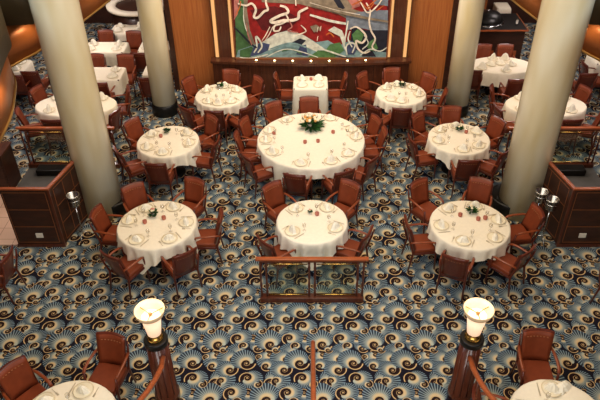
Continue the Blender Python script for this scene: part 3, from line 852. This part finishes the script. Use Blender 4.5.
# ------------------------------------------------------------------ lamp posts and handrails
for s, nm, px, py in ((-1,'left',155.5,338),(1,'right',472.5,337)):
    zt = 1.2
    x, y = P(px, py, zt)
    t = thing('newel_post', 'thick dark round wooden newel post carrying the %s glowing lamp' % nm, 'post', (x, y, 0))
    bm = NB(); lathe(bm, [(.17,0),(.17,.12),(.15,.14),(.136,zt-.1)], 32); obj('shaft', bm, 'post_wood', t)
    bm = NB(); lathe(bm, [(.136,zt-.1),(.152,zt-.085),(.152,zt-.01),(.14,zt)], 32); obj('collar', bm, 'black', t)
    bm = NB()
    for k in range(10):
        a = 2*PI*k/10; tube(bm, [(.150*math.cos(a), .150*math.sin(a), .16), (.136*math.cos(a), .136*math.sin(a), zt-.11)], .008, 6)
    obj('reeding', bm, 'chair_wood', t)
    l = thing('post_lamp', 'glowing frosted cup lamp with brass foot on the %s newel post' % nm, 'lamp', (x, y, zt))
    bm = NB(); lathe(bm, [(.10,0),(.105,.02),(.085,.05),(.06,.08),(.06,.10)], 28); obj('lamp_foot', bm, 'brass', l)
    bm = NB(); lathe(bm, [(.07,.09),(.085,.10),(.125,.40),(.118,.40),(.078,.11)], 36, close=False); obj('shade', bm, 'lamp_glow', l)
    bm = NB(); lathe(bm, [(.125,.40),(.165,.44),(.188,.52),(.182,.524),(.158,.445),(.118,.402)], 36, close=False); obj('shade_rim', bm, 'lamp_glow_rim', l)
    bm = NB(); lathe(bm, [(.119,.405),(.09,.41),(.002,.412)], 28, close=False); obj('inner_diffuser', bm, 'lamp_glow', l)
    bm = NB(); lathe(bm, [(.002,.42),(.02,.425),(.024,.445),(.012,.46),(.002,.463)], 14, close=False)
    for k in range(3):
        a = k*2*PI/3+.5; tube(bm, [(.015*math.cos(a), .015*math.sin(a), .44), (.165*math.cos(a), .165*math.sin(a), .47)], .006, 6)
    obj('spider', bm, 'brass_edge', l)
    pl = bpy.data.lights.new('lamp_light', 'POINT'); pl.energy = 8; pl.color = (1,.82,.6); pl.shadow_soft_size = .12
    po = bpy.data.objects.new('lamp_light', pl); COL.objects.link(po); po.location = (x, y, zt+.66)
    # handrail sweeping outwards and up with the stair towards the viewer
    t = thing('stair_handrail', 'curved red-brown handrail sweeping from the %s newel post' % nm, 'handrail', (x, y, 0))
    pts = []
    for k, (qx, qy, qz) in enumerate(((163,357,1.0),(161,368,1.02),(155,380,1.08),(147,392,1.18),(137,404,1.32),(120,425,1.6))):
        if s == 1: qx = 2*311-qx+3*0 - (0 if k == 0 else 0)
        if s == 1: qx += (11, 12, 12, 12, 12, 12)[k]
        wx, wy = P(qx, qy, qz); pts.append((wx-x, wy-y, qz))
    bm = NB(); tube(bm, pts, .036, 10, flat=.75); obj('rail', bm, 'rail_wood', t)
    for k in (2, 4):
        q = pts[k]; bm = NB(); tube(bm, [(q[0], q[1], 0), (q[0], q[1], q[2]-.02)], .014); obj('support', bm, 'post_wood', t)
x, y = P(313, 343, .92)
t = thing('stair_handrail', 'straight central handrail pointing down the middle of the lower carpet', 'handrail', (x, y, 0))
bm = NB(); tube(bm, [(0,.0,.93),(0,-.12,.955),(0,-.8,1.30),(0,-2.2,2.1)], .030, 10, flat=1.1); obj('rail', bm, 'rail_wood', t)
bm = NB(); lathe(bm, [(.035,0),(.022,.04),(.022,.8),(.03,.93),(.02,.955)], 14); obj('end_post', bm, 'rail_wood', t)
# carpeted stair rising towards the viewer, below the frame
bm = NB()
for k in range(12):
    yy = 5.05-k*.29; box(bm, -1.9, 1.9, yy-.29, yy, 0, .165*(k+1))
struct('floor_stair', bm, 'carpet')

# ------------------------------------------------------------------ far furniture
t = thing('round_buffet', 'round buffet counter with a white rim at the far left', 'buffet counter', (-4.87, 17.7, 0))
bm = NB(); lathe(bm, [(.75,0),(.75,1.03)], 40); obj('body', bm, 'deep_wood', t)
bm = NB(); lathe(bm, [(.62,1.04),(.62,1.09),(.87,1.09),(.87,1.03),(.62,1.04)], 48, close=False); obj('rim', bm, 'cloth', t)
t = thing('bar_counter', 'dark wooden bar counter with copper edge beyond the oval table', 'bar', (4.98, 16.4, 0))
bm = NB(); box(bm, -.64, .64, -.35, .75, 0, .95); obj('body', bm, 'deep_wood', t)
bm = NB(); box(bm, -.68, .68, -.38, .80, .95, .985); obj('top', bm, 'black', t)
bm = NB(); box(bm, -.69, .69, -.40, -.38, .95, .99); box(bm, .68, .70, -.4, .80, .95, .99); obj('edge', bm, 'rail_wood', t)
for xx in (-.3, .3):
    bm = NB(); box(bm, xx-.2, xx+.2, -.36, -.35, .12, .4); obj('panel', bm, 'rail_wood', t)
t = thing('buffet_dome', 'black shiny domed serving unit standing on the bar counter', 'serving unit', (4.72, 16.62, .986))
bm = NB(); lathe(bm, [(.46,0),(.46,.03),(.42,.03)], 32); obj('tray', bm, 'steel', t)
bm = NB(); lathe(bm, [(.43,.03),(.42,.12),(.34,.21),(.2,.26),(.02,.28)], 32)
for f in bm.faces: f.smooth = True
obj('dome', bm, 'black', t)
bm = NB(); lathe(bm, [(.03,.275),(.045,.31),(.02,.33)], 12); obj('knob', bm, 'steel', t)
for k, (px_, lab) in enumerate(((512, 'green-labelled bottle standing near the bar end'),)):
    t = thing('bottle', 'small bottle standing on the right end of the bar counter', 'bottle', (5.45, 16.35, .986))
    bm = NB(); lathe(bm, [(.035,0),(.035,.17),(.014,.22),(.014,.29)], 14); obj('body', bm, 'glass', t)
    bm = NB(); lathe(bm, [(.036,.05),(.036,.13)], 14, close=False); obj('paper', bm, 'plate_white', t)
bm = NB()
for x in (-1, 1):
    a, b = sorted((x*3.5, x*5.3)); box(bm, a, b, YB-.05, YB-.001, 0, 3)
struct('wall_back_panels', bm, 'panel_wood')

# ------------------------------------------------------------------ light
def area(name, loc, size, e, col, rot=(0,0,0), sy=None):
    l = bpy.data.lights.new(name, 'AREA'); l.energy = e; l.color = col; l.size = size
    if sy: l.shape = 'RECTANGLE'; l.size_y = sy
    o = bpy.data.objects.new(name, l); COL.objects.link(o); o.location = loc; o.rotation_euler = rot
    return o
WARM = (1,.80,.56)
area('ceiling_glow', (0,9.5,8.9), 5, 520, WARM, sy=7)
area('near_glow', (0,3.5,8.9), 6, 170, (1,.86,.7), sy=4)
for s in (-1, 1):
    area('side_cool_fill', (s*6.5,4.0,8.6), 3, 430, (.66,.82,1), (R(8), s*R(18), 0), sy=5)  # unseen cool lamps added to turn the carpet at the sides bluish
    for (x, y, e) in ((6.2,12.0,40),(5.6,15.2,55),(6.0,17.5,30),(6.8,9.4,22)):
        area('soffit_light', (s*x, y, 2.93), .6, e*.9, (1,.87,.82))
area('void_fill', (0,-2.4,6.2), 6, 300, (1,.93,.84), (R(72),0,0), sy=3)
for s in (-1, 1):
    area('column_streak_fill', (s*2.3,-2.7,6.2), .5, 55, (.74,.84,1), (R(84),0,0), sy=4)  # tall narrow lamps added for window-like cool streaks on the glossy columns
area('mural_wash', (0,12.6,5.6), 3.4, 210, (1,.90,.80), (R(48),0,0), sy=.3)
w = bpy.data.worlds.new('world'); sc.world = w; w.use_nodes = True
w.node_tree.nodes['Background'].inputs[0].default_value = (.9,.75,.6,1); w.node_tree.nodes['Background'].inputs[1].default_value = .07
